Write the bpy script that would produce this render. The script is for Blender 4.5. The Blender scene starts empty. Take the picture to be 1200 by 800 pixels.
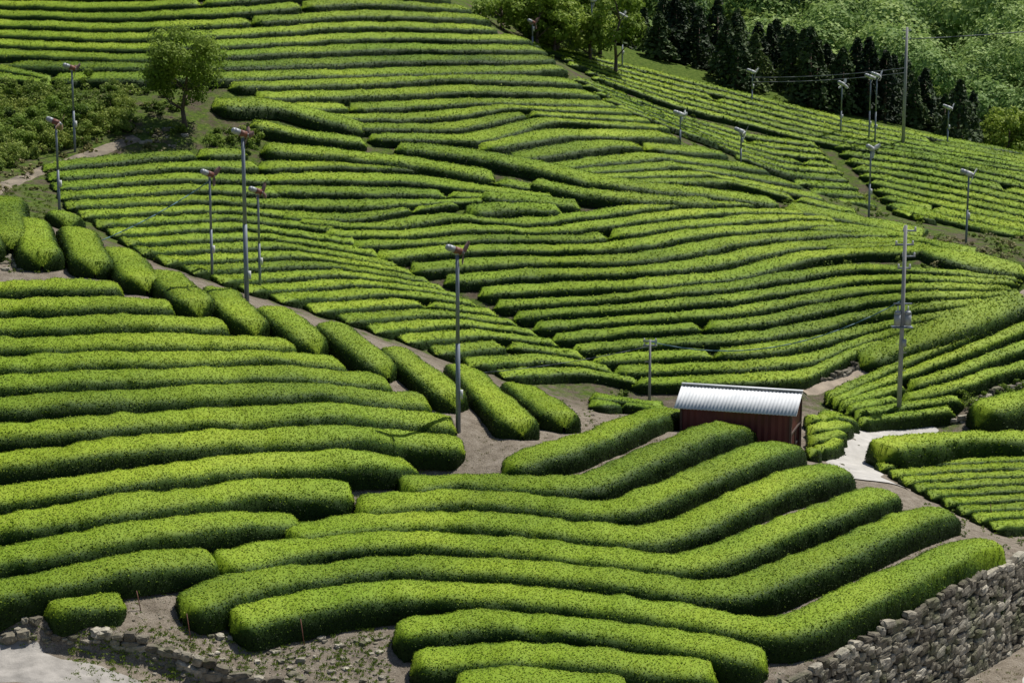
import bpy, math, numpy as np
from mathutils import Vector
rng=np.random.default_rng(7)
F=2400.0; P=math.radians(11.0); SP,CP=math.sin(P),math.cos(P)
scene=bpy.context.scene
# ---------------------------------------------------------------- helpers
def ray(u,v):
    u=np.asarray(u,float); v=np.asarray(v,float)
    a=(u-600)/F; b=(400-v)/F
    y=CP+SP*b; z=-SP+CP*b
    return a/y, z/y
def W(u,v,D):
    dx,dz=ray(u,v); return (float(dx*D),float(D),float(dz*D))
def vnoise(p,scale,seed=0):
    q=p*scale+seed*17.3; i=np.floor(q); f=q-i; f=f*f*(3-2*f)
    def h(a,b,c):
        s=np.sin(a*127.1+b*311.7+c*74.7)*43758.5453
        return s-np.floor(s)
    r=0
    for dx in (0,1):
        for dy in (0,1):
            for dz in (0,1):
                w=(f[:,0] if dx else 1-f[:,0])*(f[:,1] if dy else 1-f[:,1])*(f[:,2] if dz else 1-f[:,2])
                r=r+w*h(i[:,0]+dx,i[:,1]+dy,i[:,2]+dz)
    return r
def sstep(a,b,x):
    t=np.clip((x-a)/(b-a),0,1); return t*t*(3-2*t)
# ---------------------------------------------------------------- terrain control
ctl=[ # u,v,distance : surveyed points of the site
(300,800,64),(600,800,64),(900,800,64),(400,700,69),(600,700,69.5),(900,700,69.5),(600,600,76),(800,600,76),(950,600,77),
(600,545,80),(700,520,84),(820,510,85.5),(930,545,84),
(100,720,65.5),(0,720,65),(-120,720,64),(0,800,60),(150,800,61),(250,700,68),(100,650,68.5),
(480,570,79),(350,620,74),(400,500,80),(450,550,78),(200,500,78),(200,600,71.5),(200,400,83),(50,335,87),(0,500,76),(0,600,70.5),
(350,430,84),(530,500,83),(-120,400,82),(-120,600,70),(-120,300,89),
(50,290,92),(165,325,91),(285,365,89),(430,410,88),(600,480,88),(680,490,90),(0,260,95),
(870,520,88),(1100,600,80),(1170,640,76),(1050,570,83),
(1150,600,84),(1150,540,92),(1100,500,98),(1250,560,88),(1000,540,89),(1010,515,94),(960,500,92),(1190,630,80),
(1000,480,99),(1190,440,104),(1190,370,108),(1050,425,104),(1120,470,100),
(740,465,100),(560,420,101),(300,335,104),(60,230,108),(-60,200,112),(180,290,105),
(900,440,101),(900,350,109),(900,280,118),(750,350,108),(750,250,119),(750,150,137),(600,300,113),(600,200,124),(600,100,140),
(450,380,102),(450,250,116),(450,150,130),(450,60,145),(300,200,120),(300,100,132),(300,20,146),(300,-60,160),(0,-60,158),(100,30,146),
(80,180,118),(80,100,130),(-60,100,130),(200,150,123),(-60,10,150),(450,-30,158),
(620,60,150),(500,0,157),(800,165,138),(950,235,128),(1100,285,118),(1200,325,110),(1100,350,107),(1260,350,109),(1000,320,112),
(1000,240,150),(1190,280,138),(1000,165,166),(1190,200,158),(800,100,172),(800,150,160),(640,62,168),(1260,215,156),(1100,262,144),(1100,185,162),
]
pts=np.array([W(*c) for c in ctl]+[(-55,200,8),(-20,200,2),(20,200,-10),(55,200,-24),(-45,48,-24),(0,48,-27),(45,48,-28),(40,75,-25)])
XY=pts[:,:2]/50; Zc=pts[:,2]
def phi(r2): return 0.5*r2*np.log(np.maximum(r2,1e-12))
n=len(XY)
d2=((XY[:,None]-XY[None])**2).sum(-1)
A=np.zeros((n+3,n+3)); A[:n,:n]=phi(d2)+np.eye(n)*2e-4
A[:n,n]=1; A[:n,n+1:]=XY; A[n,:n]=1; A[n+1:,:n]=XY.T
sol=np.linalg.solve(A,np.concatenate([Zc,[0,0,0]]))
# wall lines (world x -> y of the wall face)
RW=np.array([W(u,v,D)[:2] for u,v,D in [(868,806,63.2),(935,795,64.2),(1010,757,66.6),(1075,720,69),(1130,688,71.2),(1180,655,73.8),(1215,640,76)]]+[(30,86)])
RWx=np.concatenate([[3.0,5.5],RW[:,0],[60]]); RWy=np.concatenate([[44,58],RW[:,1],[120]])
LW=np.array([W(u,v,D)[:2] for u,v,D in [(120,742,64.6),(180,748,64.6),(240,768,64.2),(330,775,64.0),(425,778,63.8),(475,800,62.5)]])
LWx=np.concatenate([[-60,LW[0,0]-3],LW[:,0],[0]]); LWy=np.concatenate([[LW[0,1],LW[0,1]],LW[:,1],[50]])
def height(x,y):
    x=np.asarray(x,float); y=np.asarray(y,float); s=x.shape
    xf=x.ravel(); yf=y.ravel(); out=np.zeros(len(xf))
    for k in range(0,len(xf),20000):
        xx=xf[k:k+20000]; yy=yf[k:k+20000]
        xc=np.clip(xx,-50,52)/50; yc=np.clip(yy,46,200)/50
        r2=(xc[:,None]-XY[:,0])**2+(yc[:,None]-XY[:,1])**2
        z=phi(r2)@sol[:n]+sol[n]+sol[n+1]*xc+sol[n+2]*yc
        yl=np.interp(xx,RWx,RWy)
        m=sstep(0.45,0.1,yy-yl+0.3)*sstep(3,7,xx)
        m2=m*np.clip((z+26.2),0,6)
        z=z-m2*(1-sstep(78,84,yy))
        yl=np.interp(xx,LWx,LWy)
        m=sstep(0.5,-0.1,yy-yl+0.3)*sstep(-2,-5,xx)*0.75
        z=z-m
        w=sstep(178,250,yy)
        zf=-46+(np.clip(yy,250,900)-250)*0.135+10*np.sin(xx*0.028+yy*0.012+1)+5*np.sin(yy*0.03-xx*0.02)
        zf=zf+40*sstep(0,-140,xx)
        z=z*(1-w)+zf*w
        P3=np.stack([xx,yy,0*xx],1)
        z=z+(vnoise(P3,1.3)-.5)*0.12*(1-w)
        out[k:k+20000]=z
    return out.reshape(s)
gx=np.concatenate([np.arange(-400,-60,10),np.arange(-60,-34,1.0),np.arange(-34,34,0.3),np.arange(34,60,1.0),np.arange(60,421,10)])
gy=np.concatenate([np.arange(-60,48,6.0),np.arange(48,120,0.3),np.arange(120,185,0.7),np.arange(185,260,3),np.arange(260,1100,12)])
GX,GY=np.meshgrid(gx,gy,indexing='ij'); GZ=height(GX,GY)
def G(x,y):
    x=np.asarray(x,float); y=np.asarray(y,float)
    i=np.clip(np.searchsorted(gx,x)-1,0,len(gx)-2); j=np.clip(np.searchsorted(gy,y)-1,0,len(gy)-2)
    fx=np.clip((x-gx[i])/(gx[i+1]-gx[i]),0,1); fy=np.clip((y-gy[j])/(gy[j+1]-gy[j]),0,1)
    return (GZ[i,j]*(1-fx)*(1-fy)+GZ[i+1,j]*fx*(1-fy)+GZ[i,j+1]*(1-fx)*fy+GZ[i+1,j+1]*fx*fy)
def cast(us,vs,H=0.0,y0=52,y1=240):
    dx,dz=ray(us,vs); dx=np.atleast_1d(dx); dz=np.atleast_1d(dz)
    Y=np.arange(y0,y1,0.3)
    x=dx[:,None]*Y; z=dz[:,None]*Y
    d=z-(G(x,np.broadcast_to(Y,x.shape))+H)
    cr=(d[:,:-1]>0)&(d[:,1:]<=0)
    ok=cr.any(1); k=cr.argmax(1); r=np.arange(len(dx))
    a=d[r,k]; b=d[r,k+1]; t=np.where(ok,a/np.where(a-b==0,1,a-b),0)
    yy=Y[k]+t*0.3
    return np.stack([dx*yy,yy,dz*yy-H],1),ok
# ---------------------------------------------------------------- mesh
def link(o,parent=None):
    scene.collection.objects.link(o)
    if parent: o.parent=parent
    return o
def mkmesh(name,V,Fq,mats,midx=None,smooth=True,attrs=None,parent=None,loc=None):
    V=np.asarray(V,np.float32); Fq=np.asarray(Fq,np.int32); k=Fq.shape[1]
    me=bpy.data.meshes.new(name)
    me.vertices.add(len(V)); me.vertices.foreach_set('co',V.ravel())
    me.loops.add(Fq.size); me.loops.foreach_set('vertex_index',Fq.ravel())
    me.polygons.add(len(Fq)); me.polygons.foreach_set('loop_start',np.arange(0,Fq.size,k,dtype=np.int32))
    me.polygons.foreach_set('loop_total',np.full(len(Fq),k,np.int32))
    if midx is not None: me.polygons.foreach_set('material_index',np.asarray(midx,np.int32))
    sm=np.full(len(Fq),bool(smooth)) if np.isscalar(smooth) else np.asarray(smooth,bool)
    me.polygons.foreach_set('use_smooth',sm)
    for m in mats: me.materials.append(m)
    if attrs:
        for a,val in attrs.items():
            at=me.attributes.new(a,'FLOAT','POINT'); at.data.foreach_set('value',np.asarray(val,np.float32))
    me.update(calc_edges=True); me.validate()
    o=bpy.data.objects.new(name,me)
    if loc is not None: o.location=loc
    return link(o,parent)
class Acc:
    def __init__(s): s.V=[];s.F=[];s.T=[];s.M=[];s.S=[];s.n=0
    def add(s,V,Fc,tint=0.5,m=0,smooth=True):
        V=np.asarray(V,float); Fc=np.asarray(Fc,int)
        s.V.append(V); s.F.append(Fc+s.n); s.n+=len(V)
        s.T.append(np.broadcast_to(np.asarray(tint,float),(len(V),)))
        s.M.append(np.full(len(Fc),m)); s.S.append(np.full(len(Fc),smooth))
    def build(s,name,mats,**k):
        return mkmesh(name,np.concatenate(s.V),np.concatenate(s.F),mats,np.concatenate(s.M),np.concatenate(s.S),{'tint':np.concatenate(s.T)},**k)
def leafquads(C,N,size,jit=0.8,asp=0.6):
    n=len(C); N=N+rng.normal(0,jit,(n,3)); N/=np.linalg.norm(N,axis=1)[:,None]+1e-9
    R=rng.normal(0,1,(n,3)); T=np.cross(N,R); T/=np.linalg.norm(T,axis=1)[:,None]+1e-9
    B=np.cross(N,T); s=(size*rng.uniform(.6,1.3,n))[:,None]
    V=np.stack([C-T*s*.5,C-B*s*.5*asp+N*s*.08,C+T*s*.5,C+B*s*.5*asp+N*s*.08],1).reshape(-1,3)
    return V,np.arange(4*n).reshape(-1,4)
def tube(P0,P1,r0,r1,k=8):
    P0=np.array(P0,float);P1=np.array(P1,float); d=P1-P0; d/=np.linalg.norm(d)
    a=np.cross(d,[0,0,1.0] if abs(d[2])<.9 else [1.0,0,0]); a/=np.linalg.norm(a); b=np.cross(d,a)
    t=np.linspace(0,2*np.pi,k,endpoint=False); c=np.cos(t)[:,None]*a+np.sin(t)[:,None]*b
    V=np.concatenate([P0+c*r0,P1+c*r1,P0+c*1e-4,P1+c*1e-4]); j=np.arange(k); j2=(j+1)%k
    Fc=np.concatenate([np.stack([j,j2,j2+k,j+k],1),np.stack([j+k,j2+k,j2+3*k,j+3*k],1),np.stack([j2,j,j+2*k,j2+2*k],1)])
    return V,Fc
def boxm(c,s,R=None):
    V=np.array([[x,y,z] for x in(-.5,.5) for y in(-.5,.5) for z in(-.5,.5)])*np.array(s)
    if R is not None: V=V@np.array(R).T
    Fc=[[0,1,3,2],[4,6,7,5],[0,4,5,1],[2,3,7,6],[0,2,6,4],[1,5,7,3]]
    return V+np.array(c),np.array(Fc)
def _ball():
    k=3;V=[];Fc=[]
    g=np.linspace(-1,1,k+1)
    for ax in range(3):
        for s in(-1,1):
            b=len(V)
            for i in range(k+1):
                for j in range(k+1):
                    p=[0,0,0];p[ax]=s;p[(ax+1)%3]=g[i]*s;p[(ax+2)%3]=g[j];V.append(p)
            for i in range(k):
                for j in range(k):
                    a=b+i*(k+1)+j;Fc.append([a,a+k+1,a+k+2,a+1])
    V=np.array(V,float); key=np.round(V*30).astype(int); _,idx,inv=np.unique(key,axis=0,return_index=True,return_inverse=True)
    inv=inv.ravel(); V=V[idx]; Fc=inv[np.array(Fc)]
    n=np.linalg.norm(V,axis=1)[:,None]; V=V*(0.45+0.55/n)
    return V,Fc
BV,BF=_ball()
# ---------------------------------------------------------------- materials
def newmat(name):
    m=bpy.data.materials.new(name); m.use_nodes=True; nt=m.node_tree
    return m,nt,nt.nodes['Principled BSDF'],nt.nodes['Material Output']
def ramp(nt,fac,stops):
    r=nt.nodes.new('ShaderNodeValToRGB'); e=r.color_ramp.elements
    while len(e)<len(stops): e.new(0.5)
    for el,(p,c) in zip(e,stops): el.position=p; el.color=(*c,1)
    nt.links.new(fac,r.inputs[0]); return r.outputs[0]
def noise(nt,scale,detail=4,rough=.55,vec=None):
    t=nt.nodes.new('ShaderNodeTexNoise'); t.inputs['Scale'].default_value=scale; t.inputs['Detail'].default_value=detail; t.inputs['Roughness'].default_value=rough
    if vec is None:
        g=nt.nodes.new('ShaderNodeNewGeometry'); vec=g.outputs['Position']
    nt.links.new(vec,t.inputs['Vector']); return t.outputs[0]
def mixc(nt,f,a,b,mode='MIX'):
    m=nt.nodes.new('ShaderNodeMix'); m.data_type='RGBA'; m.blend_type=mode
    for s,v in ((0,f),(6,a),(7,b)):
        if isinstance(v,(float,int)): m.inputs[s].default_value=v
        elif isinstance(v,tuple): m.inputs[s].default_value=(*v,1)
        else: nt.links.new(v,m.inputs[s])
    return m.outputs[2]
def bump(nt,b,h,strength=.5,dist=.05):
    n=nt.nodes.new('ShaderNodeBump'); n.inputs['Strength'].default_value=strength; n.inputs['Distance'].default_value=dist
    nt.links.new(h,n.inputs['Height']); nt.links.new(n.outputs[0],b.inputs['Normal'])
def foliage(name,stops,transl=.25,ns=.12,bscale=None,rough=.6,spec=.15):
    m,nt,b,out=newmat(name)
    at=nt.nodes.new('ShaderNodeAttribute'); at.attribute_name='tint'
    c=ramp(nt,at.outputs['Fac'],stops)
    v=ramp(nt,noise(nt,ns,4,.6),[(.3,(.78,.86,.85)),(.7,(1.2,1.1,1.05))])
    c=mixc(nt,1.0,c,v,'MULTIPLY')
    nt.links.new(c,b.inputs['Base Color']); b.inputs['Roughness'].default_value=rough; b.inputs['Specular IOR Level'].default_value=spec
    if bscale: bump(nt,b,noise(nt,bscale,3,.7),.6,.04)
    if transl:
        tr=nt.nodes.new('ShaderNodeBsdfTranslucent'); nt.links.new(c,tr.inputs[0]); mx=nt.nodes.new('ShaderNodeMixShader'); mx.inputs[0].default_value=transl
        nt.links.new(b.outputs[0],mx.inputs[1]); nt.links.new(tr.outputs[0],mx.inputs[2]); nt.links.new(mx.outputs[0],out.inputs[0])
    return m
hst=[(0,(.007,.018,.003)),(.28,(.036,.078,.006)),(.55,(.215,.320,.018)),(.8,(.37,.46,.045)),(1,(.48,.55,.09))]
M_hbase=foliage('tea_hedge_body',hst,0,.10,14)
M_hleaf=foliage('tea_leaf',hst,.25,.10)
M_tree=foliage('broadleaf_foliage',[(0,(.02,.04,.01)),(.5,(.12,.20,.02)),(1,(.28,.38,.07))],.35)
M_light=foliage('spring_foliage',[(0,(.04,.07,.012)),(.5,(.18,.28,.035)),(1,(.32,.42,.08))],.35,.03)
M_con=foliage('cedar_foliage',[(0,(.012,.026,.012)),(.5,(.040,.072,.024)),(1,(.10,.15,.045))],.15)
M_far=foliage('forest_foliage',[(0,(.025,.06,.03)),(.5,(.18,.30,.08)),(1,(.40,.52,.17))],.3,.012)  # slight distance haze mixed into the dark leaf colour
M_scrub=foliage('scrub_foliage',[(0,(.02,.04,.010)),(.5,(.14,.22,.03)),(1,(.30,.37,.08))],.3,.4)
M_dry=foliage('dry_grass_foliage',[(0,(.05,.06,.02)),(.5,(.20,.20,.07)),(1,(.38,.34,.18))],.2,.4)
def simple(name,c,rough=.7,metal=0,var=.25,ns=3,bs=None,bst=.4):
    m,nt,b,out=newmat(name)
    k=ramp(nt,noise(nt,ns,5,.6),[(.3,tuple(x*(1-var) for x in c)),(.7,tuple(min(1,x*(1+var)) for x in c))])
    nt.links.new(k,b.inputs['Base Color']); b.inputs['Roughness'].default_value=rough; b.inputs['Metallic'].default_value=metal
    if bs: bump(nt,b,noise(nt,bs,4,.65),bst,.05)
    return m
M_bark=simple('bark',(.10,.075,.055),.9,0,.35,8,12)
M_steel=simple('galvanised_steel',(.20,.23,.27),.55,.35,.12,2)
M_conc_pole=simple('concrete_pole',(.30,.30,.30),.8,0,.12,2)
M_motor=simple('weathered_motor_paint',(.19,.075,.05),.6,0,.3,6)
M_white=simple('white_housing',(.55,.56,.56),.5,0,.1,5)
M_blade=simple('fan_blade_paint',(.24,.15,.12),.5,0,.2,5)
M_grey=simple('transformer_grey',(.34,.36,.38),.5,.2,.1,4)
M_wire=simple('cable',(.05,.07,.08),.6)
M_bluewire=simple('blue_cable',(.07,.17,.19),.6)
M_road=simple('concrete_road',(.46,.44,.41),.9,0,.2,1.2,25,.3)
M_road2=simple('weathered_concrete',(.31,.29,.265),.95,0,.35,1.6,14,.6)
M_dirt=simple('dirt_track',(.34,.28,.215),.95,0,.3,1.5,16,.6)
M_dirt2=simple('dark_dirt_track',(.21,.175,.13),.95,0,.45,1.5,16,.6)  # darker, more mottled dirt for the narrow upper track
# stone
m,nt,b,out=newmat('field_stone'); at=nt.nodes.new('ShaderNodeAttribute'); at.attribute_name='tint'
c=ramp(nt,at.outputs['Fac'],[(0,(.09,.078,.06)),(.5,(.23,.21,.17)),(1,(.48,.45,.39))])
v=ramp(nt,noise(nt,5,6,.7),[(.3,(.45,.44,.4)),(.62,(1.15,1.12,1.05))]); c=mixc(nt,1.0,c,v,'MULTIPLY')
c=mixc(nt,ramp(nt,noise(nt,1.1,4),[(.48,(0,0,0)),(.70,(.65,.65,.65))]),c,(.08,.10,.03))
nt.links.new(c,b.inputs['Base Color']); b.inputs['Roughness'].default_value=.95; bump(nt,b,noise(nt,9,5,.7),.8,.06); M_stone=m
# ground
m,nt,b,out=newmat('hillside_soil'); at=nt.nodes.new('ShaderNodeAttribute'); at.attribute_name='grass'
soil=ramp(nt,noise(nt,2.2,8,.7),[(.25,(.15,.125,.10)),(.5,(.27,.235,.19)),(.75,(.39,.35,.30))])
speck=ramp(nt,noise(nt,22,3,.8),[(.35,(.6,.58,.55)),(.6,(1.1,1.08,1.06)),(.75,(1.4,1.4,1.4))]); soil=mixc(nt,1.0,soil,speck,'MULTIPLY')
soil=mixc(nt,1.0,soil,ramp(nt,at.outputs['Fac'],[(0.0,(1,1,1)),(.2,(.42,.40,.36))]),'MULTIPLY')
gr=ramp(nt,noise(nt,4,6,.7),[(.3,(.03,.055,.01)),(.55,(.09,.14,.022)),(.75,(.22,.23,.07))])
mt=nt.nodes.new('ShaderNodeMath'); mt.operation='ADD'; nt.links.new(noise(nt,.8,6,.7),mt.inputs[0]); nt.links.new(at.outputs['Fac'],mt.inputs[1])
gm=ramp(nt,mt.outputs[0],[(.60,(0,0,0)),(.76,(1,1,1))])
c=mixc(nt,gm,soil,gr); nt.links.new(c,b.inputs['Base Color']); b.inputs['Roughness'].default_value=1; b.inputs['Specular IOR Level'].default_value=.1
bump(nt,b,noise(nt,9,6,.75),.8,.12); M_ground=m
# ---------------------------------------------------------------- ground sheet
nx,ny=len(gx),len(gy)
V=np.stack([GX.ravel(),GY.ravel(),GZ.ravel()],1)
I,J=np.meshgrid(np.arange(nx-1),np.arange(ny-1),indexing='ij'); a=(I*ny+J).ravel()
Fg=np.stack([a,a+ny,a+ny+1,a+1],1)
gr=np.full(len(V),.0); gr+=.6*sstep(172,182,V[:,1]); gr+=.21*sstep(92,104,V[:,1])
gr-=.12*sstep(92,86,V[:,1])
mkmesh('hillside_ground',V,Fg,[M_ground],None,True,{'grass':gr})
# ---------------------------------------------------------------- tea hedges
def resample(Pw,ds):
    d=np.concatenate([[0],np.cumsum(np.linalg.norm(np.diff(Pw[:,:2],axis=0),axis=1))])
    m=max(int(d[-1]/ds),4); s=np.linspace(0,d[-1],m+1)
    return np.stack([np.interp(s,d,Pw[:,k]) for k in range(Pw.shape[1])],1),s
def smooth1(a,k=2):
    for _ in range(k):
        b=a.copy(); b[1:-1]=(a[:-2]+2*a[1:-1]+a[2:])/4; a=b
    return a
def hedge(acc,C,wid,H,ds,M,dens,lsize,rough=.05,sm=4,flat=.52,jit=.38):
    Q,s=resample(np.column_stack([C,wid]),ds); L=s[-1]
    if L<1.0: return
    xy=smooth1(Q[:,:2],sm); w=smooth1(Q[:,2],6)
    T=np.gradient(xy,axis=0); T/=np.linalg.norm(T,axis=1)[:,None]+1e-9; N=np.stack([-T[:,1],T[:,0]],1)
    xy=xy+N*(.12*(vnoise(np.stack([s,s*0+C[0,0]*2,s*0+3],1),.3)-.5))[:,None]
    e=np.minimum(s,L-s); wv=1+.09*(vnoise(np.stack([s,s*0+C[0,0],s*0+C[0,1]],1),.35)-.5)*2; w=w*wv
    f=np.power(np.maximum(1-(1-np.clip(e/np.maximum(w*.85,.1),0,1))**2.6,0.0),.42); f=np.maximum(f,.05)
    th=np.linspace(0,np.pi,M); cx=np.sign(np.cos(th))*np.abs(np.cos(th))**flat; cz=np.sin(th)**flat
    off=(w*f)[:,None]*cx[None]*(.94+.06*(1-cz[None])); X=xy[:,0:1]+N[:,0:1]*off; Y=xy[:,1:2]+N[:,1:2]*off
    hh=H*(f**.4)[:,None]*cz[None]*(1+.14*(vnoise(np.stack([s,s*0,s*0+C[0,0]*3],1),.5)-.5))[:,None]
    Z=G(X,Y)*.6+G(xy[:,0],xy[:,1])[:,None]*.4
    Z=Z+hh-0.06*(cz[None]<.3)
    V=np.stack([X.ravel(),Y.ravel(),Z.ravel()],1)
    czf=np.broadcast_to(cz,(len(s),M)).ravel()
    nn=(vnoise(V,1.8)-.5)*1.2+(vnoise(V,5.)-.5)*.7
    out=np.stack([(N[:,0:1]*cx).ravel(),(N[:,1:2]*cx).ravel(),czf],1)
    V=V+out*(nn*rough*2*(czf>.05))[:,None]
    fresh_lit=np.broadcast_to(np.sin(th)**.62,(len(s),M)).ravel(); rowt=rng.normal(0,.035)  # new growth on top; sunlit tops and shaded sides are painted in too
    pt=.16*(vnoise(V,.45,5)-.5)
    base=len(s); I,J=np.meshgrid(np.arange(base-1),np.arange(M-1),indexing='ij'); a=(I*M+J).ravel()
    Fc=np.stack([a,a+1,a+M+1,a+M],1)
    acc.add(V,Fc,.05+(.49+rowt+pt)*fresh_lit**3.5,0,True)
    v0,v1,v2,v3=V[Fc[:,0]],V[Fc[:,1]],V[Fc[:,2]],V[Fc[:,3]]
    nr=np.cross(v2-v0,v3-v1); ar=np.linalg.norm(nr,axis=1)/2; nr=nr/(2*ar[:,None]+1e-9)
    nr*=np.sign((nr*out[Fc[:,0]]).sum(1)+1e-6)[:,None]
    cnt=rng.poisson(ar*dens); idx=np.repeat(np.arange(len(Fc)),cnt)
    if len(idx)==0: return
    p=rng.random((len(idx),2)); u_,v_=p[:,:1],p[:,1:]
    C3=(v0[idx]*(1-u_)*(1-v_)+v1[idx]*u_*(1-v_)+v2[idx]*u_*v_+v3[idx]*(1-u_)*v_)
    fr=(fresh_lit[Fc[:,0]]+fresh_lit[Fc[:,2]])[idx]/2
    C3=C3+nr[idx]*rng.uniform(0,.5,(len(idx),1))*lsize
    LV,LF=leafquads(C3,nr[idx],lsize,jit)
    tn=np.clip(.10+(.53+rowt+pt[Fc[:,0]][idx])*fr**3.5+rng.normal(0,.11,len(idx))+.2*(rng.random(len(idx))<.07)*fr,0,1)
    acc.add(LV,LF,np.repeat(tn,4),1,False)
def curve(poly,k):
    p=np.array(poly,float); d=np.concatenate([[0],np.cumsum(np.linalg.norm(np.diff(p,axis=0),axis=1))]); t=np.linspace(0,d[-1],k)
    q=np.stack([np.interp(t,d,p[:,0]),np.interp(t,d,p[:,1])],1); return smooth1(q,max(k//15,2))
def rows(name,polys,half,H,y0,y1,ds=.22,M=17,dens=230,ls=.075):
    acc=Acc()
    for r in polys:
        h=half
        if isinstance(r,tuple): r,h=r
        q=curve(r,60); W3,ok=cast(q[:,0],q[:,1],H*.85,y0,y1); W3=W3[ok]
        if len(W3)<4: continue
        hedge(acc,W3[:,:2],np.full(len(W3),h),H,ds,M,dens,ls)
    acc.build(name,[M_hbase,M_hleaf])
def block(name,guides,counts,H,y0,y1,fill=.50,ds=.45,M=11,dens=66,ls=.125,K=50,brk=.4):
    acc=Acc(); gs=np.array([curve(g,K) for g in guides])
    ts=[0.0]
    for i,c in enumerate(counts): ts+=list(i+(np.arange(c)+1)/c)
    ts=np.array(ts); lines=[]
    for t in ts:
        i=min(int(t),len(gs)-2); f=t-i; q=gs[i]*(1-f)+gs[i+1]*f
        W3,ok=cast(q[:,0],q[:,1],H*.8,y0,y1); lines.append((W3,ok))
    for i,(W3,ok) in enumerate(lines):
        ws=[]
        for j in (i-1,i+1):
            if 0<=j<len(lines):
                O,ok2=lines[j]; T=np.gradient(W3[:,:2],axis=0); T/=np.linalg.norm(T,axis=1)[:,None]+1e-9
                d=(O-W3)[:,:2]; pd=np.abs(d[:,0]*-T[:,1]+d[:,1]*T[:,0]); pd[~(ok&ok2)]=np.nan; ws.append(pd)
        w=np.nanmean(np.array(ws),axis=0) if ws else np.full(K,1.8)
        med=np.nanmedian(w) if np.isfinite(w).any() else 1.8
        w=np.where(np.isfinite(w),w,med); w=np.clip(w,.8,3.4)*fill
        seg=[]; cur=[]
        for k in range(K):
            if ok[k] and (not cur or np.linalg.norm(W3[k,:2]-W3[cur[-1],:2])<5): cur.append(k)
            else:
                if len(cur)>=4: seg.append(cur)
                cur=[k] if ok[k] else []
        if len(cur)>=4: seg.append(cur)
        seg2=[]
        for sg in seg:
            if len(sg)>26 and rng.random()<brk:
                c=int(rng.uniform(.2,.8)*len(sg)); seg2+=[sg[:c+1],sg[c:]]
            else: seg2.append(sg)
        for sg in seg2: hedge(acc,W3[sg,:2],w[sg],H,ds,M,dens,ls,.035,3,.46,.34)
    if acc.V: acc.build(name,[M_hbase,M_hleaf])
T='tea_hedge_rows'
rows(T,[[(-60,338),(60,333),(145,335)],[(-60,361),(120,354),(205,357)],[(-60,384),(150,376),(268,380)],[(-60,406),(200,398),(345,403)],
 [(-60,430),(150,418),(300,415),(405,425)],[(-60,452),(200,436),(350,437),(460,448)],[(-60,478),(200,460),(380,457),(505,470)],
 [(-60,510),(200,490),(400,481),(535,493)],[(-60,548),(150,522),(300,510),(440,508),(545,520)],[(-60,588),(150,560),(300,540),(420,537),(487,545)],
 [(-60,622),(150,592),(300,570),(415,575)],[(-60,662),(150,625),(250,608),(352,608)],[(-60,705),(100,670),(180,655),(255,652)]],.84,.78,52,100)
rows(T,[[(52,712),(100,705),(148,706)]],.75,.5,52,100)
rows(T,[[(5,225),(12,280)],[(36,255),(50,300)],[(90,268),(110,308)],[(135,290),(172,328)],[(190,318),(233,358)],[(255,338),(300,380)],[(315,358),(372,402)],
 [(385,378),(455,430)],[(458,404),(535,465)],[(540,428),(612,496)],[(605,448),(662,489)],[(20,215),(80,255)],[(-5,200),(30,228)],[(62,232),(120,262)],[(-30,235),(-20,290)],[(110,258),(150,275)]],1.05,.85,52,100)
rows(T,[[(588,545),(640,530),(700,510),(770,483),(802,482)],[(470,568),(550,562),(640,568),(695,562),(760,535),(830,505),(870,500)],
 [(415,592),(500,583),(600,585),(700,597),(740,592),(800,565),(870,535),(925,522)],[(335,625),(450,608),(560,608),(680,622),(755,630),(800,615),(870,585),(930,558),(985,548)],
 [(255,660),(350,640),(480,630),(620,640),(740,655),(803,663),(860,642),(940,610),(1020,578),(1045,575)],
 [(212,708),(300,680),(450,660),(600,665),(750,680),(858,696),(900,680),(1000,640),(1060,608),(1105,597)],
 [(270,725),(350,708),(470,690),(600,695),(750,712),(860,731),(922,741),(1000,702),(1080,665),(1130,642),(1170,635)],
 [(460,740),(560,725),(700,735),(800,750),(900,772)],[(480,775),(580,765),(700,772),(840,785)],[(530,800),(620,793),(740,802)]],.98,.8,52,100)
# far slope
block(T,[[(50,196),(170,183),(290,178)],[(78,240),(230,232),(350,240)],[(168,294),(320,285),(470,312)],[(303,351),(450,341),(560,355)],[(442,400),(560,389),(655,402)],[(575,438),(680,433),(750,447)]],[4,5,5,4,3],.42,98,160,brk=.1)
block(T,[[(345,258),(430,268),(520,252),(610,262),(700,250),(800,238),(908,240)],[(440,300),(560,290),(700,292),(820,272),(960,262),(1020,268)],[(560,342),(650,335),(740,333),(860,322),(950,298),(1100,290)]],[3,3],.48,98,150)
block(T,[[(578,356),(700,350),(850,335),(1000,312),(1198,325)],[(645,395),(760,385),(880,378),(1020,350),(1188,340)],[(740,448),(850,446),(945,440),(1010,407),(1060,388)]],[3,4],.48,98,150)
rows(T,[([(1008,420),(1080,392),(1205,345)],1.0)],1,.7,98,140,.35,11,80,.12)
block(T,[[(300,195),(400,192),(500,195),(600,215),(690,228)],[(325,252),(420,254),(500,242),(540,238)]],[4],.42,100,160)
rows(T,[([(305,172),(400,180),(490,190),(580,205)],1.1),([(462,170),(560,180),(640,195),(700,212),(800,222),(912,236)],1.2),([(545,246),(600,240),(660,245)],.9),([(560,228),(620,232),(680,238)],.8),
 ([(430,150),(330,122),(248,120)],1.2),([(430,166),(370,158),(290,143)],.8),([(620,212),(680,224),(760,232),(840,236)],.9)],1,.65,100,170,.4,11,70,.13)
block(T,[[(268,100),(400,96),(520,90),(640,94),(676,97)],[(330,125),(430,125),(560,118),(716,122)],[(430,160),(560,162),(640,140),(780,150)]],[2,3],.48,110,170)
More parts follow.
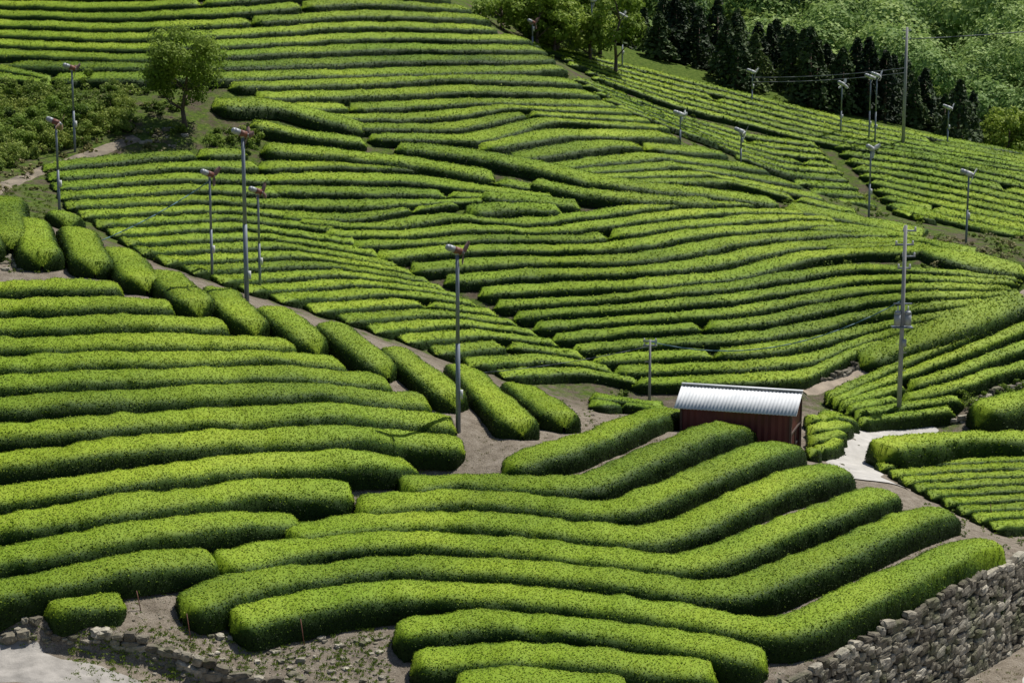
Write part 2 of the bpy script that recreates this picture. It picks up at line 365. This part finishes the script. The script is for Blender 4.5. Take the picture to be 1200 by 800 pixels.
block(T,[[(560,172),(650,155),(785,158)],[(640,196),(760,182),(888,197)],[(720,214),(850,212),(1006,250)]],[2,3],.45,105,160)
block(T,[[(920,240),(1000,256),(1080,272)],[(960,285),(1060,286),(1205,318)]],[2],.45,100,150)
block(T,[[(-40,-70),(200,-60),(450,-50)],[(-40,2),(100,8),(250,2),(400,-12),(522,-2)],[(-40,60),(150,68),(300,62),(450,55),(632,58)],[(60,90),(200,90),(320,88),(450,84),(658,80)]],[5,5,2],.5,115,185)
block(T,[[(-40,70),(60,92)],[(-40,85),(60,97)]],[1],.5,110,185)
# far right slope
block(T,[[(615,48),(800,93),(1000,143),(1230,186)],[(660,78),(800,125),(960,165),(1230,210)]],[5],.42,142,190,.5,.6,9,32,.19)
block(T,[[(670,90),(800,137),(880,160),(960,170)],[(730,130),(850,178),(925,204),(995,209)],[(780,168),(890,222),(960,252),(1048,258)]],[5,5],.42,140,185,.5,.6,9,32,.19)
block(T,[[(975,170),(1080,182),(1230,216)],[(1055,254),(1120,276),(1230,298)]],[10],.42,130,185,.5,.6,9,32,.19)
# right lower fields
block(T,[[(968,465),(1060,425),(1210,358)],[(990,478),(1080,462),(1210,425)]],[3],.65,92,125,.47,.35,11,80,.12)
block(T,[[(1000,484),(1075,474),(1130,468)],[(1005,492),(1070,486),(1120,480)]],[1],.65,92,125,.46,.35,11,80,.12)
block(T,[[(1030,545),(1120,540),(1230,536)],[(1090,578),(1150,576),(1230,572)],[(1165,615),(1200,612),(1230,610)]],[4,4],.42,78,98,.47,.3,11,110,.1,brk=0)
rows(T,[([(1030,522),(1110,514),(1230,512)],1.1),([(1145,482),(1180,470),(1230,462)],1.2)],1,1.3,80,110,.3,13,90,.11)
block(T,[[(945,492),(975,488),(998,490)],[(950,528),(972,524),(985,515)]],[3],.6,82,100,.46,.3,11,90,.1)
block(T,[[(690,462),(720,468),(775,474)],[(690,470),(730,474),(780,480)]],[1],.5,86,110,.46,.3,11,90,.1)
# ---------------------------------------------------------------- draped roads
def drape(name,poly,half,mat,y0,y1,dz=.05,from_world=False):
    if from_world: Wp=np.array(poly,float)
    else:
        q=curve(poly,30); W3,ok=cast(q[:,0],q[:,1],0,y0,y1); Wp=W3[ok][:,:2]
    Q,s=resample(Wp,.4); xy=smooth1(Q,6); T_=np.gradient(xy,axis=0); T_/=np.linalg.norm(T_,axis=1)[:,None]; N=np.stack([-T_[:,1],T_[:,0]],1)
    ww=half*(1+.12*np.sin(s*1.3)+.08*np.sin(s*3.1)); o=np.linspace(-1,1,9)
    X=xy[:,:1]+N[:,:1]*o*ww[:,None]; Y=xy[:,1:]+N[:,1:]*o*ww[:,None]; Z=G(X,Y)+dz-.12*(np.abs(o)>.99)
    n_=len(s); I,J=np.meshgrid(np.arange(n_-1),np.arange(8),indexing='ij'); a=(I*9+J).ravel()
    mkmesh(name,np.stack([X.ravel(),Y.ravel(),Z.ravel()],1),np.stack([a,a+9,a+10,a+1],1),[mat])
drape('farm_road',[(1075,492),(1030,512),(1000,538),(1000,552),(1030,565)],1.5,M_road,82,105)
drape('dirt_path',[(935,455),(1000,440),(1070,415),(1215,352)],.75,M_dirt,98,120)
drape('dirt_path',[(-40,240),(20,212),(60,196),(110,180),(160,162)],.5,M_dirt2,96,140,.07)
drape('concrete_road',[(-80,775),(30,781),(90,795),(150,818),(170,840)],1.6,M_road2,45,66,.06)
drape('concrete_road',[(10,52),(15,62),(20,70),(26,77),(34,84)],1.7,M_road,0,0,.05,True)
# ---------------------------------------------------------------- stone walls
def wall(name,top,hts,size=.42,lean=.12,mossy=0):
    Q,s=resample(np.array(top,float),.1); T_=np.gradient(Q,axis=0); T_/=np.linalg.norm(T_,axis=1)[:,None]; N=np.stack([T_[:,1],-T_[:,0]],1)
    acc=Acc(); L=s[-1]; zt=G(Q[:,0]-N[:,0]*.7,Q[:,1]-N[:,1]*.7)
    zt=smooth1(zt,20); zt=zt+.1*(vnoise(np.stack([s,s*0,s*0],1),.8)-.5)
    nrow=int(hts/(size*.56))+1
    for r in range(nrow):
        x=rng.uniform(0,size)
        while x<L:
            w=size*rng.uniform(.6,2.2); hh=size*rng.uniform(.55,.95); k=min(int((x+w/2)/.1),len(Q)-1)
            zc=zt[k]-.12-r*size*.56+rng.normal(0,.06)
            c=np.array([Q[k,0]+N[k,0]*(lean*r*size*.56-.05+rng.normal(0,.04)),Q[k,1]+N[k,1]*(lean*r*size*.56-.05),zc])
            V=BV*(1+rng.normal(0,.10,BV.shape)); V=V*np.array([w*.54,size*.5,hh*.54])
            a=rng.normal(0,.16); V=np.stack([V[:,0]*np.cos(a)-V[:,2]*np.sin(a),V[:,1],V[:,0]*np.sin(a)+V[:,2]*np.cos(a)],1)
            Vw=V[:,:1]*np.array([T_[k,0],T_[k,1],0])+V[:,1:2]*np.array([N[k,0],N[k,1],0])+V[:,2:]*np.array([0,0,1.0])+c
            acc.add(Vw,BF,float(np.clip(rng.normal(.5,.28),0,1)),0,False); x+=w*.96
    acc.build(name,[M_stone])
wall('stone_retaining_wall',[(5.5,58.0)]+[tuple(p) for p in RW[:7]]+[(24,81)],3.6,.37)
wall('stone_retaining_wall',[tuple(p) for p in LW],.95,.34,.2)
def wpx(l,y0,y1):
    q,ok=cast([p[0] for p in l],[p[1] for p in l],0,y0,y1); return [tuple(p[:2]) for p in q[ok]]
wall('stone_terrace_wall',wpx([(998,500),(1040,500),(1090,498),(1140,492)],85,110),.7,.3)
wall('stone_terrace_wall',wpx([(1135,478),(1170,462),(1215,448)],85,115),.8,.3)
wall('stone_terrace_wall',wpx([(940,452),(975,445),(1005,432)],90,115),.8,.3)
# loose rocks + pebbles
acc=Acc()
def rock(c,s):
    V=BV*(1+rng.normal(0,.12,BV.shape))*np.array([s*rng.uniform(.7,1.2),s*rng.uniform(.7,1.2),s*rng.uniform(.4,.7)])*.5
    a=rng.uniform(0,6.28); V=np.stack([V[:,0]*np.cos(a)-V[:,1]*np.sin(a),V[:,0]*np.sin(a)+V[:,1]*np.cos(a),V[:,2]],1)
    acc.add(V+c,BF,float(np.clip(rng.normal(.6,.25),0,1)),0,False)
def rocks(u0,u1,v0,v1,n_,s0,s1,y0=52,y1=100):
    q,ok=cast(rng.uniform(u0,u1,n_),rng.uniform(v0,v1,n_),0,y0,y1)
    for p in q[ok]: rock(p,s0+(s1-s0)*rng.random()**3)
rocks(170,460,742,800,260,.05,.35); rocks(0,120,725,752,60,.06,.6); rocks(100,560,560,740,500,.04,.13); rocks(640,760,480,500,40,.05,.3,84,96)
rocks(850,1190,640,800,500,.03,.12); rocks(0,30,295,320,40,.1,.4,80,100); rocks(150,420,640,760,300,.03,.1); rocks(960,1010,480,560,60,.05,.3,82,100)
rocks(160,220,150,175,40,.1,.5,110,140)
acc.build('scattered_rocks',[M_stone])
# ---------------------------------------------------------------- vegetation
def clumpy(acc,c,rx,rz,nclump,nleaf,ls,m=0,tb=.5):
    d=rng.normal(0,1,(nclump,3)); d/=np.linalg.norm(d,axis=1)[:,None]; rr=rng.uniform(.25,1,(nclump,1))**.5
    cc=d*rr*np.array([rx,rx,rz])*.8
    for k in range(nclump):
        r=rx*rng.uniform(.2,.36); n_=int(nleaf/nclump*rng.uniform(.6,1.4)); e=rng.normal(0,1,(n_,3)); e/=np.linalg.norm(e,axis=1)[:,None]
        C=c+cc[k]+e*r*rng.uniform(.55,1.05,(n_,1))*np.array([1,1,.75])
        LV,LF=leafquads(C,e+np.array([0,0,.4]),ls,.5,.75)
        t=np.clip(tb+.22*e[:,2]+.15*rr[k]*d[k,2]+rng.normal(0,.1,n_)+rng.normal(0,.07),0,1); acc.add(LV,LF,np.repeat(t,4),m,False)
def limbs(acc,base,h,r,spread,n_=7,m=1,z0=.3):
    p=np.array(base,float); prev=p-np.array([0,0,.3]); rr=r
    for k in range(4):
        nx_=p+np.array([rng.normal(0,.06*h*.3),rng.normal(0,.06*h*.3),h*.22*(k+1)]); acc.add(*tube(prev,nx_,rr,rr*.75),.5,m); prev=nx_; rr*=.75
        for _ in range(n_//3+1):
            a=rng.uniform(0,6.28); q=nx_+np.array([np.cos(a)*spread*.7,np.sin(a)*spread*.7,h*rng.uniform(.08,.25)]); acc.add(*tube(nx_,q,rr*.6,rr*.15,6),.5,m)
def at_px(u,v,y0=52,y1=240):
    q,ok=cast([u],[v],0,y0,y1); return q[0] if ok[0] else None
b0=at_px(218,150,105,160)
acc=Acc(); limbs(acc,b0,5.0,.17,1.9,9)
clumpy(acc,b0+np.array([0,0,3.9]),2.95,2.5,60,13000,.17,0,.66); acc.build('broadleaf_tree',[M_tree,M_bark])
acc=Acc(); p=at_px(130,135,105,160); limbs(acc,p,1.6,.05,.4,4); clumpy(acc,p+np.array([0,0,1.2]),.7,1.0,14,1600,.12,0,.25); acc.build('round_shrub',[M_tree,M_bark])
def scrub(name,u0,u1,v0,v1,n_,r0,r1,y0,y1,mat,nl=160,ls=.13,cond=None,tb=.45):
    acc=Acc(); uu=rng.uniform(u0,u1,n_); vv=rng.uniform(v0,v1,n_)
    if cond is not None: k=cond(uu,vv); uu=uu[k]; vv=vv[k]
    q,ok=cast(uu,vv,0,y0,y1)
    for p in q[ok]:
        r=rng.uniform(r0,r1); clumpy(acc,p+np.array([0,0,r*.3]),r,r*.65,6,nl,ls,0,tb+rng.normal(0,.15))
    acc.build(name,[mat])
above=lambda u,v: v<208-.33*u-6
scrub('hillside_scrub',-30,150,105,205,280,.5,1.4,105,160,M_scrub,340,.13,above,.62)
scrub('hillside_bush',-30,110,100,175,34,1.0,1.8,105,160,M_tree,900,.14,above,.55)
scrub('dry_grass_clumps',-30,190,120,225,130,.2,.5,98,160,M_dry,110,.12,None,.5)
scrub('hillside_scrub',130,215,105,160,40,.3,.9,105,160,M_scrub,200)
scrub('azalea_shrub',250,312,150,178,9,.7,1.1,105,160,M_tree,500,.13)
scrub('roadside_weeds',695,735,462,478,6,.3,.6,86,110,M_scrub,160,.09)
scrub('roadside_weeds',1030,1200,600,660,40,.1,.3,76,90,M_scrub,60,.07)
scrub('roadside_weeds',1130,1200,450,490,24,.3,.8,90,112,M_tree,200,.1)
scrub('ridge_weeds',900,1200,230,315,120,.25,.6,105,160,M_scrub,90,.12,None,.6)
scrub('dry_grass_clumps',1060,1200,280,318,60,.2,.5,105,160,M_dry,90,.12,None,.6)
scrub('path_weeds',560,860,30,190,120,.2,.5,120,180,M_scrub,60,.12)
scrub('path_weeds',640,1200,70,195,120,.2,.6,165,185,M_scrub,70,.16)
def tufts(name,regions,mat):
    acc=Acc()
    for (u0,u1,v0,v1,n_,s) in regions:
        q,ok=cast(rng.uniform(u0,u1,n_),rng.uniform(v0,v1,n_),0,52,110); q=q[ok]; k=7
        C=np.repeat(q,k,axis=0)+rng.normal(0,.05,(len(q)*k,3))*np.array([1,1,0])+np.array([0,0,s*.4])
        Nn=rng.normal(0,1,C.shape)*np.array([1,1,.1]); LV,LF=leafquads(C,Nn,s,.1,.35); acc.add(LV,LF,np.repeat(rng.uniform(.3,.9,len(C)),4),0,False)
    acc.build(name,[mat])
tufts('grass_tufts',[(80,460,735,800,900,.12),(130,560,540,735,350,.08),(860,1200,640,800,260,.08),(0,60,700,760,60,.1),(960,1200,590,650,200,.1),(640,780,470,500,80,.12),(0,60,190,320,300,.15)],M_scrub)
tufts('dry_leaf_litter',[(130,560,540,760,900,.06),(850,1200,640,800,500,.06),(560,780,470,560,300,.07)],M_dry)
def conifer(acc,p,h,r,n_=900,ls=.5,tb=.5):
    acc.add(*tube(p-np.array([0,0,1]),p+np.array([0,0,h*.97]),.22,.04,6),.3,1)
    t=rng.random(n_)**1.15*.93+.05; a=rng.uniform(0,6.28,n_); tier=np.sin(t*h*2.6+a*1.0+p[0])*.15+.85
    R=r*np.minimum((1-t)**.75*1.1,.95)*tier*rng.uniform(.35,1,n_)**.5*(1+.2*np.sin(a*3+t*9+p[0]*5))
    C=p+np.stack([np.cos(a)*R,np.sin(a)*R,t*h-.15*R],1); Nn=np.stack([np.cos(a)*.6,np.sin(a)*.6,np.ones(n_)*.8],1)
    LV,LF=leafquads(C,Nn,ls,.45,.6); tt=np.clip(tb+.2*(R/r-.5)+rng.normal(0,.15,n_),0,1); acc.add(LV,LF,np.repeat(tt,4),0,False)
acc=Acc()
def toppx(u,vtop,D):
    x,y,z=W(u,vtop,D); g=float(G(x,y)); return np.array([x,y,g]),z-g
prof_u=[690,720,760,800,850,890,930,970,1010,1050,1090,1125,1155]; prof_v=[12,-15,-25,-15,5,20,28,38,42,55,72,88,125]
for k in range(120):
    u=rng.uniform(700,1150); D=rng.uniform(176,200); vt=np.interp(u,prof_u,prof_v)+rng.uniform(-6,45)
    p,h=toppx(u,vt,D)
    if h>3: conifer(acc,p,h,min(1.4+h*.11,3.0)*rng.uniform(.8,1.25),900,.5,.5+rng.normal(0,.18))
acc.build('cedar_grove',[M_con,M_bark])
acc=Acc()
for k in range(50):
    u=rng.uniform(515,730); D=rng.uniform(166,190); vt=rng.uniform(-40,28); p,h=toppx(u,vt,D)
    if h<2: continue
    h=min(h,14); limbs(acc,p,h*.8,.18,1.5,5); clumpy(acc,p+np.array([0,0,h*.55]),2.5,h*.45,26,2000,.34,0,.66+rng.normal(0,.14))
for k in range(9):
    u=rng.uniform(1150,1215); D=rng.uniform(185,205); p,h=toppx(u,rng.uniform(115,150),D)
    if h<2: continue
    limbs(acc,p,h*.8,.18,1.5,5); clumpy(acc,p+np.array([0,0,h*.6]),2.6,h*.42,26,2000,.34,0,.6+rng.normal(0,.12))
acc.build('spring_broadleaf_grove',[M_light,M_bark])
# far forest (one mass)
acc=Acc(); N_=1800
yy=230+470*rng.random(N_)**.9; xx=yy*rng.uniform(-.03,.34,N_); zz=G(xx,yy)
for k in range(N_):
    p=np.array([xx[k],yy[k],zz[k]]); near=yy[k]<340; rx=rng.uniform(2.6,6.0); n_=int((600 if near else 330)*(rx/4.3)**2)
    ev=vnoise(p[None],.02)[0]
    if (vnoise(p[None],.012,3)[0]>.62) and rng.random()<.7:
        t=rng.random(n_//1); a=rng.uniform(0,6.28,len(t)); h=rng.uniform(10,15); R=3.*(1-t)**.8; C=p+np.stack([np.cos(a)*R,np.sin(a)*R,t*h],1)
        LV,LF=leafquads(C,np.stack([np.cos(a),np.sin(a),a*0+.8],1),.9,.4,.7); acc.add(LV,LF,np.repeat(np.clip(.18+rng.normal(0,.08,len(t)),0,1),4),0,False); continue
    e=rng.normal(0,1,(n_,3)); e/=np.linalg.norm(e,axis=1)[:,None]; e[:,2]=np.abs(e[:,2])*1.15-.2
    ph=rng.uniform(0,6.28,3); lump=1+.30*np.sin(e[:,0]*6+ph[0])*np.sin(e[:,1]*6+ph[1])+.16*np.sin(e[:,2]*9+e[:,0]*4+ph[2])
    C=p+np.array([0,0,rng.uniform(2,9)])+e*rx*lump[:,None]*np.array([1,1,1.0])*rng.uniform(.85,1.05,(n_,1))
    LV,LF=leafquads(C,e+np.array([0,0,.3]),(.6 if near else .85),.3,.8); t=np.clip(.42+.25*(ev-.5)+.5*(lump-1)+.34*e[:,2]+rng.normal(0,.08,n_)+rng.normal(0,.17),0,1); acc.add(LV,LF,np.repeat(t,4),0,False)  # shade painted into tint: darker crown undersides and hollows
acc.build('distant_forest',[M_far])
# ---------------------------------------------------------------- frost fans
def empty(name,loc):
    e=bpy.data.objects.new(name,None); e.location=loc; e.empty_display_size=.3; return link(e)
def rotz(a): return np.array([[np.cos(a),-np.sin(a),0],[np.sin(a),np.cos(a),0],[0,0,1]])
def fan(u,vb,vt,y0,y1,r=.075,yaw=None,red=True,D=None):
    p=at_px(u,vb,y0,y1) if D is None else None
    if p is None:
        if D is None: D=(y0+y1)/2
        x,y,_=W(u,vb,D); p=np.array([x,y,float(G(x,y))])
    h=W(u,vt,p[1])[2]-p[2]
    e=empty('frost_protection_fan',p); yaw=rng.uniform(-.5,.9) if yaw is None else yaw; R=rotz(yaw)
    a=Acc(); a.add(*tube((0,0,-.4),(0,0,h*.5),r,r*.9,10)); a.add(*tube((0,0,h*.5),(0,0,h),r*.8,r*.7,10)); a.add(*boxm((r*1.3,0,1.6),(.12,.2,.35)),.5,1); a.build('pole',[M_steel,M_white],parent=e)
    t=R@np.array([.93,0,-.36]); side=R@np.array([0,1.,0]); up=np.cross(t,side)
    H0=np.array([0,0,h+.12]); a=Acc()
    a.add(*tube((0,0,h-.05),H0,.1,.1,10),.5,1); a.add(*tube(H0-t*.15,H0+t*.18,.15,.15,12),.5,0); a.add(*tube(H0-t*.42,H0-t*.152,.14,.14,12),.5,1); a.add(*tube(H0-t*.52,H0-t*.42,.1,.14,12),.5,1)
    a.add(*tube(H0+t*.18,H0+t*.34,.11,.05,12),.5,1); a.build('motor',[M_motor if red else M_white,M_grey],parent=e)
    a=Acc(); a0=rng.uniform(0,3)
    for k in range(3):
        w=a0+k*2*math.pi/3; rad=np.cos(w)*side+np.sin(w)*up; tan=-np.sin(w)*side+np.cos(w)*up
        rs=np.linspace(.06,.56,6); Vv=[]
        for i,q in enumerate(rs):
            cw=.06+.08*math.sin(math.pi*min(q/.56,.9)); tw=t*.04*(1-i*.12)
            c=H0+t*.27+rad*q; Vv+= [c-tan*cw-tw,c+tan*cw+tw,c+tan*cw+tw+t*.012,c-tan*cw-tw+t*.012]
        Fb=[]
        for i in range(5):
            for j in range(4): Fb.append([i*4+j,i*4+(j+1)%4,(i+1)*4+(j+1)%4,(i+1)*4+j])
        Fb+=[[0,1,2,3],[20,23,22,21]]; a.add(np.array(Vv),Fb)
    a.build('fan_blades',[M_blade if red else M_white],parent=e)
    return p,h
fan(88,178,82,100,150); fan(70,252,146,95,130); fan(249,330,207,80,100); fan(289,340,160,80,98,.11,.5,True,89.5); fan(305,343,227,80,110); fan(537,506,297,78,92,.11,.4)
for a_ in [(797,168,136,120,155),(868,192,156,125,160),(881,124,86,150,200),(985,160,100,150,200),(1018,255,176,118,160),(1132,285,206,112,160),(1110,172,128,150,200),(1018,168,92,150,200),(1025,172,90,150,200)]:
    fan(*a_,red=False,r=.07)
fan(624,58,28,140,180,red=True); fan(693,70,2,150,200,red=False); fan(729,85,20,150,200,red=False)
# utility poles
def upole(name,u,vb,vt,y0,y1,trans=True,r=.13):
    p=at_px(u,vb,y0,y1); h=W(u,vt,p[1])[2]-p[2]; e=empty(name,p)
    a=Acc(); a.add(*tube((0,0,-.4),(0,0,h),r,r*.65,12))
    for k in range(int(h/.9)-2): 
        s=1 if k%2 else -1; a.add(*tube((0,0,2+k*.45),(s*.26,0,2+k*.45),.012,.012,5))
    a.build('pole',[M_conc_pole],parent=e)
    if trans:
        a=Acc()
        for s in(-1,1):
            a.add(*tube((s*.25,-.12,h*.49),(s*.25,-.12,h*.55),.17,.17,14)); a.add(*tube((s*.25,-.12,h*.55),(s*.25,-.12,h*.565),.19,.12,14))
            a.add(*tube((s*.25,-.12,h*.565),(s*.25,-.12,h*.59),.04,.03,6),.5,1)
        a.add(*boxm((0,0,h*.48),(1.0,.5,.06)),.5,2); a.add(*boxm((0,0,h*.6),(.9,.07,.07)),.5,2); a.add(*boxm((0.1,-.1,h*.40),(.22,.2,.35)),.5,0)
        a.build('transformers',[M_grey,M_white,M_steel],parent=e)
        a=Acc()
        for z_,x0,x1 in((.97,-.1,.55),(.9,-.45,.45),(.84,-.1,.55),(.78,-.3,.35)):
            a.add(*boxm(((x0+x1)/2,.12,h*z_),(x1-x0,.08,.08)),.5,0)
            for x_ in (x0+.05,x1-.05): a.add(*tube((x_,.12,h*z_+.03),(x_,.12,h*z_+.2),.06,.035,8),.5,1)
        a.build('crossarms',[M_steel,M_white],parent=e)
    else:
        a=Acc()
        for z_ in(.97,.9): a.add(*boxm((0,.1,h*z_),(.7,.07,.07)),.5,0); a.add(*tube((-.28,.1,h*z_),(-.28,.1,h*z_+.15),.04,.03,6),.5,1); a.add(*tube((.28,.1,h*z_),(.28,.1,h*z_+.15),.04,.03,6),.5,1)
        a.build('crossarms',[M_steel,M_white],parent=e)
    return p,h
pA,hA=upole('utility_pole',1053,491,264,92,108)
pB,hB=upole('utility_pole',761,470,398,86,110,False,.08)
pC,hC=upole('utility_pole',1058,172,32,150,200,False,.15)
def wire(name,a,b,sag,r=.018,mat=None):
    a=np.array(a,float); b=np.array(b,float); A_=Acc(); t=np.linspace(0,1,17); Pp=a+(b-a)*t[:,None]; Pp[:,2]-=sag*4*t*(1-t)
    for i in range(16): A_.add(*tube(Pp[i],Pp[i+1],r,r,5))
    A_.build(name,[mat or M_wire])
wire('power_line',pB+[0,0,hB*.97],pA+[0,0,hA*.62],1.3,.028,M_bluewire); wire('power_line',pB+[0,0,hB*.9],pB+[-16,-6,-.5+hB],.6,.018)
fp=at_px(249,330,80,100); wire('power_line',W(30,310,91),fp+np.array([0,0,W(249,212,fp[1])[2]-fp[2]]),.5,.026,M_bluewire)
wire('power_line',pC+[0,0,hC*.62],W(740,85,185),.8,.04); wire('power_line',pC+[0,0,hC*.66],W(740,80,185),.8,.04)
wire('power_line',pC+[.2,0,hC*.9],pC+[60,30,hC*.9+6],1.2,.04)
acc=Acc()
for u,v,l in((224,752,1.0),(357,758,1.0),(165,715,.7),(1163,612,.8)):
    p=at_px(u,v,52,95); acc.add(*tube(p,p+np.array([-.12,0,l]),.018,.015,6))
acc.build('marker_stakes',[M_motor])
# ---------------------------------------------------------------- tea shed
m,nt,b,out=newmat('corrugated_roof'); k=ramp(nt,noise(nt,1.5,5),[(.35,(.60,.62,.64)),(.7,(.74,.75,.76))]); nt.links.new(k,b.inputs['Base Color']); b.inputs['Roughness'].default_value=.75; b.inputs['Specular IOR Level'].default_value=.2; M_roof=m
M_red=simple('maroon_sheet',(.12,.025,.024),.55,0,.25,1.2); M_dark=simple('shed_interior',(.02,.018,.016),.9); M_trim=simple('shed_timber',(.09,.055,.045),.8)
sx,sy,sz=W(868,520,88.5); sz=float(G(sx,sy))
e=empty('tea_shed',(sx,sy,sz)); e.rotation_euler=(0,0,math.radians(-17))
Lh,Dh,Hw,Rh=2.4,1.35,1.78,.6
def corr(P00,P10,P01,n_=60,amp=.018,th=.02):
    P00,P10,P01=map(lambda q:np.array(q,float),(P00,P10,P01)); U=P10-P00;Vv=P01-P00;N=np.cross(U,Vv);N/=np.linalg.norm(N)
    Vs=[];Fs=[]
    for side in(0,1):
        for i in range(n_*4+1):
            t=i/(n_*4); o=N*(amp*math.sin(t*n_*2*math.pi)-side*th); Vs+=[P00+U*t+o,P01+U*t+o]
    m_=(n_*4+1)*2
    for i in range(n_*4): Fs+=[[2*i,2*i+2,2*i+3,2*i+1],[m_+2*i,m_+2*i+1,m_+2*i+3,m_+2*i+2],[2*i,m_+2*i,m_+2*i+2,2*i+2],[2*i+1,2*i+3,m_+2*i+3,m_+2*i+1]]
    return np.array(Vs),np.array(Fs)
a=Acc(); ov=.3
zr=Hw+Rh; sl=Rh/Dh
a.add(*corr((-Lh-ov,-Dh-ov,Hw-sl*ov+.05),(Lh+ov,-Dh-ov,Hw-sl*ov+.05),(-Lh-ov,.01,zr+.05),34,.012),.5,0)
a.add(*corr((Lh+ov,Dh+ov,Hw-sl*ov+.05),(-Lh-ov,Dh+ov,Hw-sl*ov+.05),(Lh+ov,.01,zr+.05),34,.012),.5,0)
a.add(*boxm((0,0,zr+.085),(2*(Lh+ov)+.02,.22,.03)),.5,0)
a.build('roof',[M_roof],parent=e)
a=Acc(); zb=-.6
a.add(*corr((-Lh,-Dh,zb),(Lh,-Dh,zb),(-Lh,-Dh,Hw),16,.015),.5,0,False); a.add(*corr((Lh,Dh,zb),(-Lh,Dh,zb),(Lh,Dh,Hw),16,.015),.5,0,False)
a.add(*corr((-Lh,Dh,zb),(-Lh,-Dh,zb),(-Lh,Dh,Hw),10,.015),.5,0,False)
a.add(*corr((Lh,-Dh+.05,.75),(Lh,Dh-.05,.75),(Lh,-Dh+.05,Hw),10,.015),.5,0,False)
a.add(*corr((Lh,-Dh+.05,.1),(Lh,-.1,.1),(Lh,-Dh+.05,.74),5,.015),.5,0,False)
for s in(-1,1): a.add(np.array([[s*Lh,-Dh,Hw],[s*Lh,Dh,Hw],[s*Lh,.05,zr],[s*Lh,-.05,zr]]),np.array([[0,1,2,3]]),.5,0,False)
a.build('walls',[M_red],parent=e)
a=Acc()
for sx_ in(-Lh,Lh):
    for sy_ in(-Dh,Dh): a.add(*boxm((sx_*1.01,sy_*1.015,(Hw+zb)/2),(.1,.1,Hw-zb)),.5,0,False)
a.add(*boxm((Lh+.02,0,.75),(.06,2*Dh-.2,.08)),.5,0,False); a.add(*boxm((Lh+.02,-.05,.3),(.07,.07,.9)),.5,0,False); a.add(*boxm((0,0,-.1),(2*Lh-.1,2*Dh-.1,.08)),.5,1,False)
a.build('frame',[M_trim,M_dark],parent=e)
# ---------------------------------------------------------------- camera, light
cd=bpy.data.cameras.new('camera'); cd.lens=72; cd.sensor_width=36; cd.clip_end=3000; co=bpy.data.objects.new('camera',cd); link(co)
co.location=(0,0,0); co.rotation_euler=(math.pi/2-P,0,0); scene.camera=co
to=Vector((.60,.58,0)).normalized(); el=math.radians(61); d=Vector((to.x*math.cos(el),to.y*math.cos(el),math.sin(el)))
sd=bpy.data.lights.new('sun','SUN'); sd.energy=5.0; sd.angle=math.radians(.5); sd.color=(1,.96,.88); so=bpy.data.objects.new('sun',sd); link(so)
so.rotation_euler=d.to_track_quat('Z','Y').to_euler(); so.location=(0,100,60)
w=bpy.data.worlds.new('World'); scene.world=w; w.use_nodes=True; nt=w.node_tree; bg=nt.nodes['Background']
sk=nt.nodes.new('ShaderNodeTexSky'); sk.sky_type='NISHITA'; sk.sun_disc=False; sk.sun_elevation=el; sk.sun_rotation=math.atan2(d.x,d.y)
nt.links.new(sk.outputs[0],bg.inputs[0]); bg.inputs[1].default_value=.07
scene.view_settings.view_transform='Standard'; scene.view_settings.look='None'; scene.view_settings.exposure=0
print('faces',sum(len(o.data.polygons) for o in scene.objects if o.type=='MESH'))
